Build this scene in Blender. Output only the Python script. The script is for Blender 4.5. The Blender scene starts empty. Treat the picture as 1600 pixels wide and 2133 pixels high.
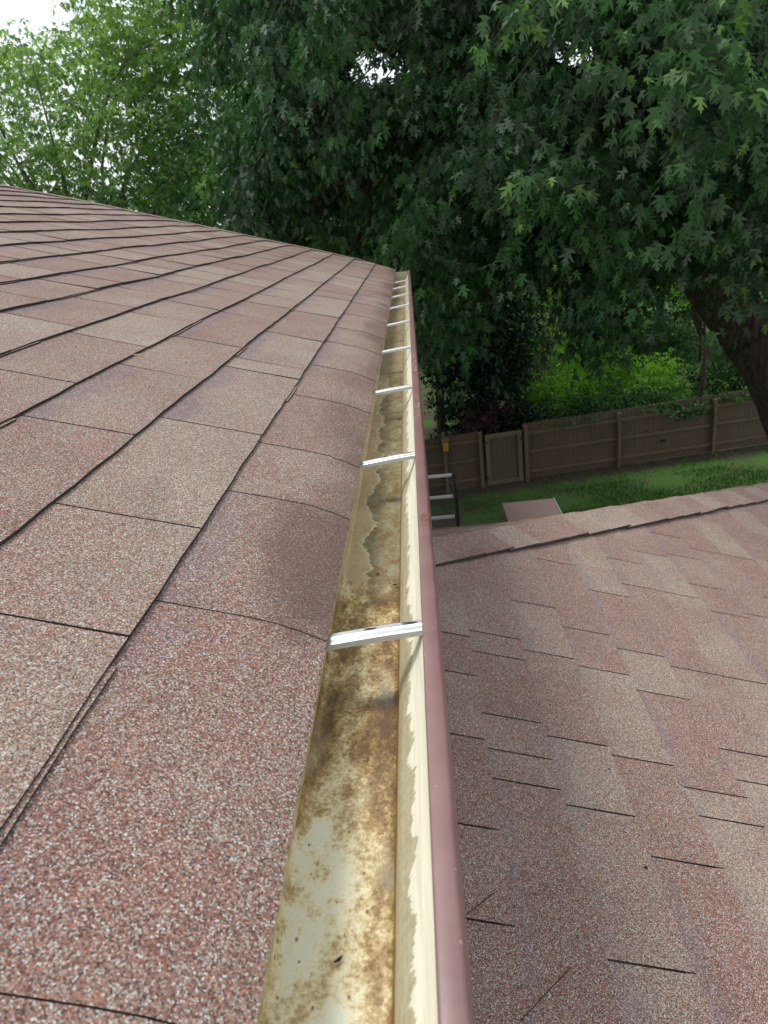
import bpy, math, random
import numpy as np
from mathutils import Vector, Matrix

C = bpy.context.scene.collection
sc = bpy.context.scene
rad = math.radians
GZ = -8.0                       # the ground, eight metres below the camera at the origin

# ------------------------------------------------------------------ camera
cd = bpy.data.cameras.new('camera'); cam = bpy.data.objects.new('camera', cd); C.objects.link(cam)
cd.sensor_fit = 'VERTICAL'; cd.sensor_height = 34.128; cd.sensor_width = 25.6; cd.lens = 24.0
cd.clip_start = 0.02; cd.clip_end = 500
Rw = Matrix(((0.99348240, -0.09195756, -0.06735381),
             (0.02776307, -0.37788624, 0.92543568),
             (-0.11055288, -0.92127401, -0.37287030)))
Mc = Matrix.Identity(4)
for i in range(3):
    Mc[i][0] = Rw[i][0]; Mc[i][1] = -Rw[i][1]; Mc[i][2] = -Rw[i][2]
cam.matrix_world = Mc
cd.dof.use_dof = True; cd.dof.focus_distance = 1.25; cd.dof.aperture_fstop = 13.0
sc.camera = cam

# ------------------------------------------------------------------ light
SUN_DIR = Vector((-0.40, 0.30, 1.0)).normalized()      # towards the sun
w = bpy.data.worlds.new('World'); sc.world = w; w.use_nodes = True
nt = w.node_tree; nt.nodes.clear()
out = nt.nodes.new('ShaderNodeOutputWorld'); bg = nt.nodes.new('ShaderNodeBackground')
sky = nt.nodes.new('ShaderNodeTexSky'); sky.sky_type = 'NISHITA'; sky.sun_disc = False
sky.sun_elevation = math.asin(SUN_DIR.z); sky.sun_rotation = math.atan2(SUN_DIR.x, SUN_DIR.y)
sky.dust_density = 4.0; sky.air_density = 1.0
mix = nt.nodes.new('ShaderNodeMix'); mix.data_type = 'RGBA'
mix.inputs[0].default_value = 0.8                       # thin bright cloud over most of the sky
mix.inputs[7].default_value = (11.0, 11.6, 12.2, 1)
nt.links.new(sky.outputs[0], mix.inputs[6]); nt.links.new(mix.outputs[2], bg.inputs[0])
bg.inputs[1].default_value = 0.108
nt.links.new(bg.outputs[0], out.inputs[0])
sl = bpy.data.lights.new('sun', 'SUN'); sl.energy = 2.2; sl.angle = rad(18); sl.color = (1.0, 0.95, 0.87)
so = bpy.data.objects.new('sun', sl); C.objects.link(so)
so.rotation_euler = SUN_DIR.to_track_quat('Z', 'Y').to_euler()
sc.view_settings.view_transform = 'Standard'; sc.view_settings.look = 'None'
sc.view_settings.gamma = 1; sc.view_settings.exposure = 0.16
sc.render.engine = 'CYCLES'
sc.cycles.max_bounces = 5; sc.cycles.diffuse_bounces = 3; sc.cycles.transparent_max_bounces = 8
try: sc.cycles.use_denoising = True
except Exception: pass

# ------------------------------------------------------------------ helpers
rng = np.random.default_rng(7); R = random.Random(5)

def tag(o, label=None, cat=None, group=None, kind=None):
    if label: o['label'] = label
    if cat: o['category'] = cat
    if group: o['group'] = group
    if kind: o['kind'] = kind
    return o

def empty(name, loc=(0, 0, 0), rz=0):
    o = bpy.data.objects.new(name, None); C.objects.link(o)
    o.location = loc; o.rotation_euler = (0, 0, rz); o.empty_display_size = .1
    return o

class MB:
    def __init__(s): s.v = []; s.f = []; s.m = []; s.uv = []; s.at = []
    def vert(s, p, at=(0, 0, 0)): s.v.append(tuple(p)); s.at.append(at); return len(s.v)-1
    def face(s, idx, m=0, uv=None): s.f.append(tuple(idx)); s.m.append(m); s.uv.append(uv)
    def quadp(s, pts, m=0, at=(0, 0, 0), uv=None):
        s.face([s.vert(p, at) for p in pts], m, uv)
    def box(s, c, size, rot=None, m=0, at=(0, 0, 0), taper=1.0):
        hx, hy, hz = size[0]/2, size[1]/2, size[2]/2
        P = []
        for z in (-1, 1):
            k = taper if z > 0 else 1
            for x, y in ((-1, -1), (1, -1), (1, 1), (-1, 1)):
                p = Vector((x*hx*k, y*hy*k, z*hz))
                if rot is not None: p = rot @ p
                P.append(p + Vector(c))
        i = [s.vert(p, at) for p in P]
        for q in ((3, 2, 1, 0), (4, 5, 6, 7), (0, 1, 5, 4), (1, 2, 6, 5), (2, 3, 7, 6), (3, 0, 4, 7)):
            s.face([i[k] for k in q], m)
    def tube(s, pts, rads, n=8, m=0, cap=True, at=(0, 0, 0), bump=0.0):
        rings = []; prev = None
        for k, p in enumerate(pts):
            p = Vector(p)
            a = Vector(pts[max(k-1, 0)]); b = Vector(pts[min(k+1, len(pts)-1)])
            t = (b-a).normalized()
            if prev is None:
                u = t.orthogonal().normalized()
            else:
                u = (prev - t*prev.dot(t)).normalized()
            prev = u; v = t.cross(u)
            r = rads[k] if hasattr(rads, '__len__') else rads
            ring = []
            for j in range(n):
                an = 2*math.pi*j/n
                rr = r*(1+bump*math.sin(3*an+k*.8)+bump*.6*math.sin(5*an-k*.5))
                ring.append(s.vert(p+u*math.cos(an)*rr+v*math.sin(an)*rr, at))
            rings.append(ring)
        for a, b in zip(rings[:-1], rings[1:]):
            for j in range(n):
                s.face((a[j], a[(j+1) % n], b[(j+1) % n], b[j]), m)
        if cap:
            s.face(list(reversed(rings[0])), m); s.face(rings[-1], m)
    def build(s, name, mats, parent=None, smooth=False, loc=None, bevel=0):
        me = bpy.data.meshes.new(name)
        off = Vector(loc) if loc is not None else Vector((0, 0, 0))
        if loc is not None: s.v = [tuple(Vector(p)-off) for p in s.v]
        me.from_pydata(s.v, [], s.f)
        for m in (mats if isinstance(mats, (list, tuple)) else [mats]): me.materials.append(m)
        me.polygons.foreach_set('material_index', s.m)
        if any(u is not None for u in s.uv):
            ul = me.uv_layers.new(name='UVMap'); d = []
            for f, u in zip(s.f, s.uv):
                d += [c for q in (u if u is not None else [(0, 0)]*len(f)) for c in q]
            ul.data.foreach_set('uv', d)
        a = me.attributes.new('dat', 'FLOAT_VECTOR', 'POINT')
        a.data.foreach_set('vector', [c for q in s.at for c in q])
        if smooth: me.polygons.foreach_set('use_smooth', [True]*len(s.f))
        me.update()
        o = bpy.data.objects.new(name, me); C.objects.link(o)
        if loc is not None: o.location = loc
        if parent is not None: o.parent = parent
        if bevel:
            b = o.modifiers.new('bevel', 'BEVEL'); b.width = bevel; b.segments = 2; b.limit_method = 'ANGLE'
        return o

class NT:
    """short node-building helper"""
    def __init__(s, name):
        s.m = bpy.data.materials.new(name); s.m.use_nodes = True; s.t = s.m.node_tree
        s.n = s.t.nodes; s.b = s.n['Principled BSDF']; s.o = s.n['Material Output']
    def node(s, ty, **kw):
        n = s.n.new(ty)
        for k, v in kw.items(): setattr(n, k, v)
        return n
    def put(s, sock, v):
        if hasattr(v, 'is_output'): s.t.links.new(v, sock)
        elif v is not None: sock.default_value = v
    def noise(s, vec, scale, detail=4, rough=.55, dist=0.0):
        n = s.node('ShaderNodeTexNoise'); s.put(n.inputs['Vector'], vec)
        n.inputs['Scale'].default_value = scale; n.inputs['Detail'].default_value = detail
        n.inputs['Roughness'].default_value = rough; n.inputs['Distortion'].default_value = dist
        return n.outputs['Fac']
    def vor(s, vec, scale, out='Color', feature='F1', rnd=1.0):
        n = s.node('ShaderNodeTexVoronoi', feature=feature); s.put(n.inputs['Vector'], vec)
        n.inputs['Scale'].default_value = scale; n.inputs['Randomness'].default_value = rnd
        return n.outputs[out]
    def math(s, op, a, b=None, c=None, clamp=False):
        n = s.node('ShaderNodeMath', operation=op); n.use_clamp = clamp
        s.put(n.inputs[0], a)
        if b is not None: s.put(n.inputs[1], b)
        if c is not None: s.put(n.inputs[2], c)
        return n.outputs[0]
    def mix(s, f, a, b, mode='MIX'):
        n = s.node('ShaderNodeMix', data_type='RGBA', blend_type=mode)
        s.put(n.inputs[0], f); s.put(n.inputs[6], s.col(a)); s.put(n.inputs[7], s.col(b))
        return n.outputs[2]
    def col(s, c): return (*c, 1) if isinstance(c, tuple) and len(c) == 3 else c
    def ramp(s, f, stops, interp='LINEAR'):
        n = s.node('ShaderNodeValToRGB'); s.put(n.inputs[0], f); cr = n.color_ramp; cr.interpolation = interp
        while len(cr.elements) < len(stops): cr.elements.new(0.5)
        for e, (p, c) in zip(cr.elements, stops):
            e.position = p; e.color = (*c, 1) if len(c) == 3 else c
        return n.outputs[0]
    def step(s, f, lo, hi):
        n = s.node('ShaderNodeMapRange', interpolation_type='SMOOTHSTEP'); s.put(n.inputs[0], f)
        n.inputs[1].default_value = lo; n.inputs[2].default_value = hi
        return n.outputs[0]
    def pos(s): return s.node('ShaderNodeNewGeometry').outputs['Position']
    def scaled(s, vec, sc_):
        n = s.node('ShaderNodeVectorMath', operation='MULTIPLY'); s.put(n.inputs[0], vec); n.inputs[1].default_value = sc_
        return n.outputs[0]
    def add(s, a, b):
        n = s.node('ShaderNodeVectorMath', operation='ADD'); s.put(n.inputs[0], a); s.put(n.inputs[1], b)
        return n.outputs[0]
    def attr(s, name):
        n = s.node('ShaderNodeAttribute'); n.attribute_name = name; return n
    def sep(s, v):
        n = s.node('ShaderNodeSeparateXYZ'); s.put(n.inputs[0], v); return n.outputs
    def bump(s, h, strength=.5, dist=.001):
        n = s.node('ShaderNodeBump'); s.put(n.inputs['Height'], h)
        n.inputs['Strength'].default_value = strength; n.inputs['Distance'].default_value = dist
        s.put(s.b.inputs['Normal'], n.outputs[0])
    def base(s, c, rough=.6, metal=0.0, spec=None):
        s.put(s.b.inputs['Base Color'], s.col(c)); s.put(s.b.inputs['Roughness'], rough)
        s.b.inputs['Metallic'].default_value = metal
        if spec is not None: s.b.inputs['Specular IOR Level'].default_value = spec
        return s.m

# ------------------------------------------------------------------ materials
def shingle_mat(name, blotch=False, dim=1.0, ps=.8, gs=900):
    k = NT(name); p = k.pos(); d = k.sep(k.attr('dat').outputs['Vector'])   # tone, band, eave
    g = k.sep(k.vor(p, gs))
    cr = g[0]
    red = k.ramp(cr, [(0, (.10, .045, .04)), (.10, (.23, .10, .08)), (.32, (.30, .155, .125)), (.46, (.13, .08, .07)), (.58, (.38, .34, .31)),
                      (.72, (.25, .175, .15)), (.83, (.54, .57, .57)), (.88, (.48, .20, .12)), (.92, (.07, .055, .055)), (.97, (.30, .31, .34))], 'CONSTANT')
    tan = k.ramp(cr, [(0, (.19, .105, .09)), (.12, (.30, .23, .19)), (.32, (.38, .33, .265)), (.45, (.15, .115, .095)), (.56, (.48, .48, .43)),
                      (.70, (.32, .19, .16)), (.83, (.62, .62, .58)), (.88, (.44, .24, .15)), (.92, (.09, .07, .06)), (.96, (.36, .39, .39))], 'CONSTANT')
    pur = k.ramp(cr, [(0, (.11, .06, .07)), (.2, (.20, .13, .145)), (.4, (.27, .14, .14)), (.55, (.15, .13, .165)), (.7, (.32, .30, .34)),
                      (.85, (.50, .50, .54)), (.93, (.09, .07, .09))], 'CONSTANT')
    n1 = k.noise(p, 5.5, 3)
    n2 = k.noise(p, 13, 4, .65)
    t = k.math('ADD', d[0], k.math('MULTIPLY', k.math('SUBTRACT', n1, .5), 1.6))
    t = k.math('ADD', t, k.math('MULTIPLY', k.math('SUBTRACT', g[1], .5), .75))
    c = k.mix(k.step(t, -.05, 1.0), tan, red); c = k.mix(k.math('MULTIPLY', k.step(k.noise(p, 2.2, 4, .6), .45, .75), .35), c, red)
    b = k.math('ADD', d[1], k.math('MULTIPLY', k.math('SUBTRACT', n2, .55), 2.0))
    b = k.math('ADD', b, k.math('MULTIPLY', k.math('SUBTRACT', g[2], .5), .6))
    c = k.mix(k.math('MULTIPLY', k.step(b, .5, 1.15), ps), c, pur)
    n3 = k.noise(p, 11, 4, .6)
    c = k.mix(.5, c, k.ramp(n3, [(.3, (.78, .77, .77)), (.7, (1.12, 1.1, 1.08))]), 'MULTIPLY')
    if dim != 1.0: c = k.mix(1.0, c, (dim, dim, dim*.98), 'MULTIPLY')
    if blotch:   # dark blotches, densest at the eave and fading upslope
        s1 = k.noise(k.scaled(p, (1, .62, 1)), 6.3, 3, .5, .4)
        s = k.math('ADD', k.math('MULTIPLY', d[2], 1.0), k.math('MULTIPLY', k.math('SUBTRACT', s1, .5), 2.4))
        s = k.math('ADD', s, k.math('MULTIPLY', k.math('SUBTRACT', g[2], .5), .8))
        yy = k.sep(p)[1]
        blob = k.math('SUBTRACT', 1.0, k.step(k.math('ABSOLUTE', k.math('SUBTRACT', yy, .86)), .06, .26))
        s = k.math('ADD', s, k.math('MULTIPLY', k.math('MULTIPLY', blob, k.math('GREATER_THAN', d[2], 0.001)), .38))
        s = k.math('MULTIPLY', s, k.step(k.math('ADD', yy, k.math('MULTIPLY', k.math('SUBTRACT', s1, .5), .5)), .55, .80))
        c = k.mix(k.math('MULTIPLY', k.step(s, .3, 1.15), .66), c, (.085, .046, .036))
    k.base(c, .92, spec=.25)
    k.bump(k.math('ADD', k.vor(p, gs, 'Distance'), k.math('MULTIPLY', n3, 1.2)), .55, .0016)
    return k.m

M = {}
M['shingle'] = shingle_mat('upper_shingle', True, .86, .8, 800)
M['shingle_low'] = shingle_mat('lower_shingle', False, .94, .45, 560)
k = NT('shingle_edge'); p = k.pos(); n = k.noise(p, 260, 3)
k.base(k.ramp(n, [(.35, (.014, .012, .012)), (.65, (.06, .045, .038))]), .95); k.bump(n, .6, .002); M['edge'] = k.m
k = NT('strip_edge'); p = k.pos(); n = k.noise(p, 300, 3)
k.base(k.ramp(n, [(.35, (.04, .03, .025)), (.62, (.17, .11, .085))]), .95); M['strip'] = k.m

# gutter floor: cream paint with brown blotches near, tan dry zone and darker wet zone further on
k = NT('gutter_floor'); p = k.pos(); uv = k.sep(k.node('ShaderNodeUVMap').outputs[0]); U, V = uv[0], uv[1]
q = k.scaled(p, (1, .55, 1))
big = k.noise(q, 17, 5, .62, .6); mid = k.noise(q, 48, 6, .7, .3); fin = k.noise(p, 240, 5, .75)
cen = k.math('SUBTRACT', 1.0, k.math('MULTIPLY', k.math('ABSOLUTE', k.math('SUBTRACT', U, .40)), 2.4))
clean = k.math('ADD', k.math('MULTIPLY', cen, .20), k.math('MULTIPLY', k.math('SUBTRACT', 1.0, k.step(V, .36, .66)), .28))
sv = k.math('ADD', k.math('ADD', k.math('MULTIPLY', big, 1.15), k.math('MULTIPLY', mid, 1.0)), k.math('MULTIPLY', fin, .92))
sv = k.math('SUBTRACT', sv, k.math('ADD', clean, .26))
near = k.ramp(k.math('MULTIPLY', sv, .5), [(.34, (.60, .63, .50)), (.41, (.66, .63, .45)), (.47, (.60, .52, .32)), (.53, (.42, .31, .14)), (.60, (.25, .155, .055)), (.69, (.11, .06, .02))])
pale = k.step(k.math('ADD', k.noise(k.scaled(p, (1, .42, 1)), 20, 2, .4), k.math('MULTIPLY', k.math('SUBTRACT', fin, .5), .25)), .56, .70)
near = k.mix(k.math('MULTIPLY', pale, .22), near, (.55, .58, .48))
wetedge = k.math('ADD', k.math('MULTIPLY', k.noise(k.scaled(p, (.3, 1, 1)), 9, 4, .6), .9), k.math('MULTIPLY', k.noise(p, 34, 3), .18))
wt = k.math('SUBTRACT', k.math('ADD', U, .12), wetedge)
wet = k.step(wt, -.015, .01)
drier = k.mix(k.step(mid, .35, .75), (.46, .36, .21), (.37, .27, .15))
wetc = k.mix(k.step(k.math('ADD', k.math('MULTIPLY', mid, .6), k.math('MULTIPLY', fin, .4)), .38, .62), (.26, .25, .16), (.17, .105, .04))
rim = k.math('MULTIPLY', k.step(wt, -.09, -.02), k.math('SUBTRACT', 1.0, wet))
far = k.mix(wet, k.mix(k.math('MULTIPLY', rim, .7), drier, (.56, .48, .32)), wetc)
farther = k.step(V, 2.35, 2.6)
far = k.mix(farther, far, k.mix(k.noise(p, 14), (.33, .24, .13), (.28, .24, .16)))
sw = k.math('ADD', V, k.math('MULTIPLY', k.math('SUBTRACT', big, .5), .5))
c = k.mix(k.step(sw, .86, 1.02), near, far)
spk = k.math('LESS_THAN', k.math('ADD', k.vor(k.scaled(p, (1, .7, 1)), 85, 'Distance'), k.math('MULTIPLY', k.math('SUBTRACT', fin, .5), .25)), .12)
spk = k.math('MULTIPLY', spk, k.math('GREATER_THAN', k.noise(p, 60, 1), .52))
c = k.mix(k.math('MULTIPLY', spk, .8), c, (.09, .04, .012))
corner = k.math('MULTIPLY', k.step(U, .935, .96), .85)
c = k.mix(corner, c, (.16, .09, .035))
k.base(c, k.ramp(big, [(.35, (.14,)*3), (.7, (.5,)*3)]), spec=.45)
k.bump(k.math('ADD', mid, fin), .12, .0012); M['floor'] = k.m

k = NT('gutter_front'); p = k.pos(); uv = k.sep(k.node('ShaderNodeUVMap').outputs[0]); U, V = uv[0], uv[1]
jag = k.math('ADD', k.math('MULTIPLY', k.noise(k.scaled(p, (.2, 1, .2)), 24, 8, .78), .66), k.math('MULTIPLY', k.math('PINGPONG', k.math('MULTIPLY', V, 23.0), .5), .07))
jm = k.step(k.math('SUBTRACT', jag, k.math('MULTIPLY', U, .72)), .04, .055)
wav = k.noise(k.scaled(p, (1.0, .12, 1.0)), 60, 2, .5)
fn = k.noise(p, 150, 4, .7)
crm = k.mix(fn, (.68, .665, .52), (.78, .765, .64))
ol = k.mix(k.step(fn, .35, .7), (.40, .36, .23), (.28, .245, .14))
c = k.mix(k.math('MULTIPLY', jm, .85), crm, ol)
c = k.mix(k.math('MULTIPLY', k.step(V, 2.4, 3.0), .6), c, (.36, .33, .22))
k.base(c, .5, spec=.3); k.bump(k.math('ADD', wav, k.math('MULTIPLY', fn, .08)), .5, .006); M['front'] = k.m

k = NT('gutter_back'); p = k.pos(); n = k.noise(p, 60, 4)
k.base(k.mix(k.step(n, .4, .7), (.55, .49, .28), (.34, .26, .12)), .55); M['back'] = k.m
k = NT('maroon_paint'); p = k.pos(); n = k.noise(p, 20, 4); n2 = k.noise(p, 220, 4, .7)
c = k.mix(k.step(n, .3, .7), (.165, .085, .080), (.20, .108, .103))
sc1 = k.step(k.noise(k.scaled(p, (1, .5, 1)), 190, 3, .6), .70, .74)
c = k.mix(k.math('MULTIPLY', sc1, .55), c, (.62, .45, .43))
k.base(c, k.ramp(n2, [(.3, (.30,)*3), (.7, (.42,)*3)]), spec=.8); k.bump(n2, .08, .001); M['maroon'] = k.m
k = NT('hood_paint'); p = k.pos(); n = k.noise(p, 9, 5)
k.base(k.mix(n, (.125, .085, .078), (.165, .115, .105)), .5); M['hood'] = k.m
k = NT('chipped_paint'); p = k.pos(); n = k.noise(p, 160, 4, .7)
k.base(k.mix(k.step(n, .45, .55), (.32, .17, .16), (.66, .55, .52)), .6); k.bump(n, .5, .002); M['chip'] = k.m
k = NT('rust_dot'); p = k.pos(); n = k.noise(p, 260, 3)
k.base(k.mix(n, (.11, .035, .028), (.17, .06, .05)), .6); M['rust'] = k.m
k = NT('aluminium'); p = k.pos(); n = k.noise(k.scaled(p, (.3, 1, 1)), 320, 4, .6)
k.base(k.mix(n, (.40, .41, .42), (.62, .63, .63)), k.ramp(n, [(.3, (.34,)*3), (.7, (.5,)*3)]), .55); M['alu'] = k.m
k = NT('dark_gap'); k.base((.03, .028, .022), .8); M['gap'] = k.m
k = NT('black_plastic'); k.base((.012, .012, .013), .45); M['black'] = k.m
k = NT('siding'); p = k.pos(); z = k.sep(p)[2]
k.base(k.mix(k.noise(p, 3), (.42, .36, .28), (.50, .44, .35)), .7); k.bump(k.math('FRACT', k.math('MULTIPLY', z, 5.5)), .6, .01); M['siding'] = k.m
k = NT('soffit_paint'); k.base((.50, .44, .35), .6); M['soffit'] = k.m
k = NT('glass_dark'); k.base((.03, .04, .05), .08); M['glass'] = k.m

def wood(name, a, b, c3):
    k = NT(name); p = k.pos(); d = k.sep(k.attr('dat').outputs['Vector'])
    gr = k.noise(k.scaled(p, (9, 9, .6)), 6, 5, .65)
    c = k.mix(k.step(gr, .3, .75), a, b); c = k.mix(k.math('MULTIPLY', d[0], .8), c, c3)
    st = k.noise(k.scaled(p, (2.2, 2.2, .7)), 1.3, 4)
    c = k.mix(k.math('MULTIPLY', k.step(st, .45, .75), .5), c, (.05, .045, .035))
    k.base(c, .88); k.bump(gr, .4, .01); return k.m
M['board'] = wood('weathered_board', (.115, .072, .043), (.070, .046, .029), (.09, .072, .05))
M['rail'] = wood('fence_rail', (.14, .095, .055), (.095, .065, .040), (.12, .085, .056))
M['gate'] = wood('gate_frame', (.15, .115, .066), (.10, .078, .045), (.14, .11, .065))

def bark(name, a, b, s=1.0):
    k = NT(name); p = k.pos()
    r = k.noise(k.scaled(p, (9*s, 9*s, 1.6*s)), 1.6, 6, .7, .5)
    r2 = k.vor(k.scaled(p, (14*s, 14*s, 3*s)), 1.0, 'Distance')
    k.base(k.mix(k.step(r, .35, .68), a, b), .95); k.bump(k.math('ADD', r, k.math('MULTIPLY', r2, .5)), .9, .05); return k.m
M['bark'] = bark('maple_bark', (.014, .010, .008), (.085, .055, .042))
M['bark2'] = bark('grey_bark', (.08, .075, .065), (.2, .18, .155), 1.5)
M['bark3'] = bark('brown_bark', (.04, .028, .02), (.10, .07, .05), 2)

def leaf_mat(name, dark, mid, young, under, trans=.35, rough=.42):
    k = NT(name); tone = k.attr('tone').outputs['Fac']
    c = k.ramp(tone, [(0, dark), (.55, mid), (.86, mid), (.93, young), (1, young)])
    geo = k.node('ShaderNodeNewGeometry')
    c2 = k.mix(k.math('MULTIPLY', geo.outputs['Backfacing'], .75), c, under)
    k.base(c2, rough, spec=.15)
    tr = k.node('ShaderNodeBsdfTranslucent'); hs = k.mix(1.0, c, (1.7, 2.1, .8), 'MULTIPLY'); k.put(tr.inputs[0], hs)
    ms = k.node('ShaderNodeMixShader'); ms.inputs[0].default_value = trans
    k.t.links.new(k.b.outputs[0], ms.inputs[1]); k.t.links.new(tr.outputs[0], ms.inputs[2]); k.t.links.new(ms.outputs[0], k.o.inputs[0])
    return k.m
M['maple_leaf'] = leaf_mat('maple_leaf', (.0025, .011, .005), (.038, .100, .030), (.12, .22, .055), (.10, .14, .095), .22, .5)
M['light_leaf'] = leaf_mat('light_leaf', (.07, .125, .045), (.16, .24, .085), (.21, .31, .10), (.19, .25, .15), .45)
M['mid_leaf'] = leaf_mat('mid_leaf', (.004, .017, .006), (.028, .080, .020), (.10, .20, .04), (.07, .11, .06), .32)
M['dark_leaf'] = leaf_mat('dark_leaf', (.004, .012, .007), (.010, .028, .014), (.02, .045, .02), (.02, .04, .025), .15)
M['bright_leaf'] = leaf_mat('bright_leaf', (.06, .15, .018), (.20, .38, .045), (.38, .55, .12), (.12, .24, .06), .45)
M['purple_leaf'] = leaf_mat('purple_leaf', (.035, .012, .014), (.075, .025, .028), (.12, .05, .05), (.10, .05, .05), .3)
M['vine_leaf'] = leaf_mat('vine_leaf', (.02, .07, .02), (.04, .12, .03), (.09, .22, .04), (.07, .13, .06), .3)
k = NT('flower_orange'); k.base((.75, .13, .03), .6); M['orange'] = k.m
k = NT('yellow_paint'); k.base((.36, .19, .02), .6); M['yellow'] = k.m

k = NT('lawn_ground'); p = k.pos(); n = k.noise(p, .8, 6, .7); n2 = k.noise(p, 9, 5, .7); s = k.sep(p)
gr = k.mix(n2, (.022, .070, .006), (.05, .125, .011)); di = k.mix(n2, (.035, .024, .015), (.07, .048, .03))
edge = k.math('SUBTRACT', s[1], k.math('MULTIPLY', s[0], .155))       # distance along to the fence line
bare = k.math('MULTIPLY', k.step(edge, 20.0, 20.7), k.math('SUBTRACT', 1.0, k.step(edge, 21.3, 22.5)))
bl = k.math('SUBTRACT', 1.0, k.step(s[0], .5, 2.6))
f = k.math('ADD', k.math('ADD', bare, k.math('MULTIPLY', bl, .3)), k.math('MULTIPLY', k.math('SUBTRACT', n, .42), 2.6))
k.base(k.mix(k.step(f, .2, .8), gr, di), .95); k.bump(n2, .8, .05); M['lawn'] = k.m
k = NT('grass_blade'); t = k.attr('dat').outputs['Vector']; d = k.sep(t)
k.base(k.mix(d[0], (.025, .085, .005), (.06, .15, .012)), .6); M['grass'] = k.m

# ------------------------------------------------------------------ structure: the ground
TH = math.atan(1/3); ct, st = math.cos(TH), math.sin(TH)
mb = MB(); N = 24
xs = [-150+300*i/N for i in range(N+1)]; ys = [-40+300*i/N for i in range(N+1)]
def gz(x, y):  return GZ + max(0, y-30)*.035 + .12*math.sin(x*.11+1)*max(0, min(1, (y-26)/10))
ids = [[mb.vert((x, y, gz(x, y))) for x in xs] for y in ys]
for j in range(N):
    for i in range(N): mb.face((ids[j][i], ids[j][i+1], ids[j+1][i+1], ids[j+1][i]))
tag(mb.build('ground', M['lawn'], smooth=True), kind='structure')
mb = MB()
for i in range(52000):
    x = R.uniform(0.2, 13); y = R.uniform(15, 21.0+.155*x)
    if math.sin(x*1.7+y*.9)+math.sin(y*2.3-x*.6)+R.uniform(-1, 1) < (-.6 if x > 3 else .4): continue
    if y > 19.7+.155*x and R.random() < .8: continue
    if x < 3 and R.random() < .5: continue
    h = R.uniform(.05, .13); a = R.uniform(0, 6.28); wd = .012; t = R.random()
    dx, dy = math.cos(a)*wd, math.sin(a)*wd; lx, ly = R.uniform(-.04, .04), R.uniform(-.04, .04)
    mb.quadp([(x-dx, y-dy, GZ), (x+dx, y+dy, GZ), (x+lx, y+ly, GZ+h)], at=(t, 0, 0))
tag(mb.build('grass', M['grass']), 'short green lawn grass in front of the board fence', 'grass', kind='stuff')

# ------------------------------------------------------------------ the house
house = tag(empty('house', (-3, 2, GZ)), 'house with brown asphalt shingle roofs, a wide maroon gutter and a lower roof beside it', 'house')
HL = Vector(house.location)
def hp(o):       # parent to the house while keeping place
    o.parent = house; o.location = Vector(o.location) - HL; return o

EAVE = Vector((-.306*.408, 0, -.408))                # shingle edge line, runs along Y
def upper(u, v, h=0.0):
    # sags and droops over the eave
    dr = 0.0
    if u < .075: dr = -.0085*((.075-u)/.075)**1.6
    hh = h + .0045*min(1, u/.07 if u > 0 else 0) + dr
    hh += .0022*math.sin(v*3.1+u*2.0)*min(1, u*2) + .0016*math.sin(v*7.3-u*5)
    return Vector((EAVE.x-ct*u+st*hh, v, EAVE.z+st*u+ct*hh))
def lower_p(u, v, h=0.0):       # u measured down the slope
    return Vector((u*ct+st*h-1.2665*st, v, -u*st+ct*h-1.2665*ct))

_rake = [(0, 6.62), (.55, 6.72), (1.44, 6.53), (2.5, 6.30), (3.07, 5.95), (4.4, 5.3)]
def rake_v(u): return float(np.interp(u, [a for a, b in _rake], [b for a, b in _rake]))

def slab(mb, P, u0, u1, v0, v1, hb, tb, tone, band, lift, nu=4, nv=3, gap=.0028, down=+1, eavef=None, wob=.0009):
    """one tab. u0 = exposed butt edge, u1 = tucked edge; hb = butt top height, tb = thickness"""
    top = []; bot = []
    va, vb = (v0+gap[0], v1-gap[1]) if isinstance(gap, tuple) else (v0+gap, v1-gap)
    nv = max(2, int((vb-va)/(.011 if eavef and va < 3 else .07)))
    jr = random.Random(int(v0*1e4))
    for i in range(nu+1):
        a = i/nu; ro = []; bo = []
        for j in range(nv+1):
            b = j/nv; v = va+(vb-va)*b
            wobble = wob*math.sin(v*41+u0*90)+wob*.6*math.sin(v*97+u0*31)
            if eavef and i == 0: wobble = wobble*.35+jr.uniform(-.0007, .0007)
            u = u0+(u1-u0)*a + (wobble*down if i == 0 else 0)
            lf = (lift[0]*(1-b)+lift[1]*b)*(1-a)**1.5
            h = hb*(1-a)+.0006*a+lf
            bd = band*max(0, 1-abs(1-min(1, (u-u0)/((u1-u0)*.78)*1.0))/.34)
            ev = eavef(u) if eavef else 0
            ro.append(mb.vert(P(u, v, h), (tone, bd, ev))); bo.append(mb.vert(P(u, v, h-tb), (tone, 0, 0)))
        top.append(ro); bot.append(bo)
    nv1 = nv
    for i in range(nu):
        for j in range(nv1):
            q = (top[i][j], top[i][j+1], top[i+1][j+1], top[i+1][j])
            mb.face(q if down < 0 else tuple(reversed(q)), 0)
    for j in range(nv1):
        q = (bot[0][j], bot[0][j+1], top[0][j+1], top[0][j]); mb.face(q if down < 0 else tuple(reversed(q)), 1)
    for i in range(nu):
        for jj in (0, nv1):
            q = (top[i][jj], top[i+1][jj], bot[i+1][jj], bot[i][jj]); mb.face(q, 1)

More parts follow.
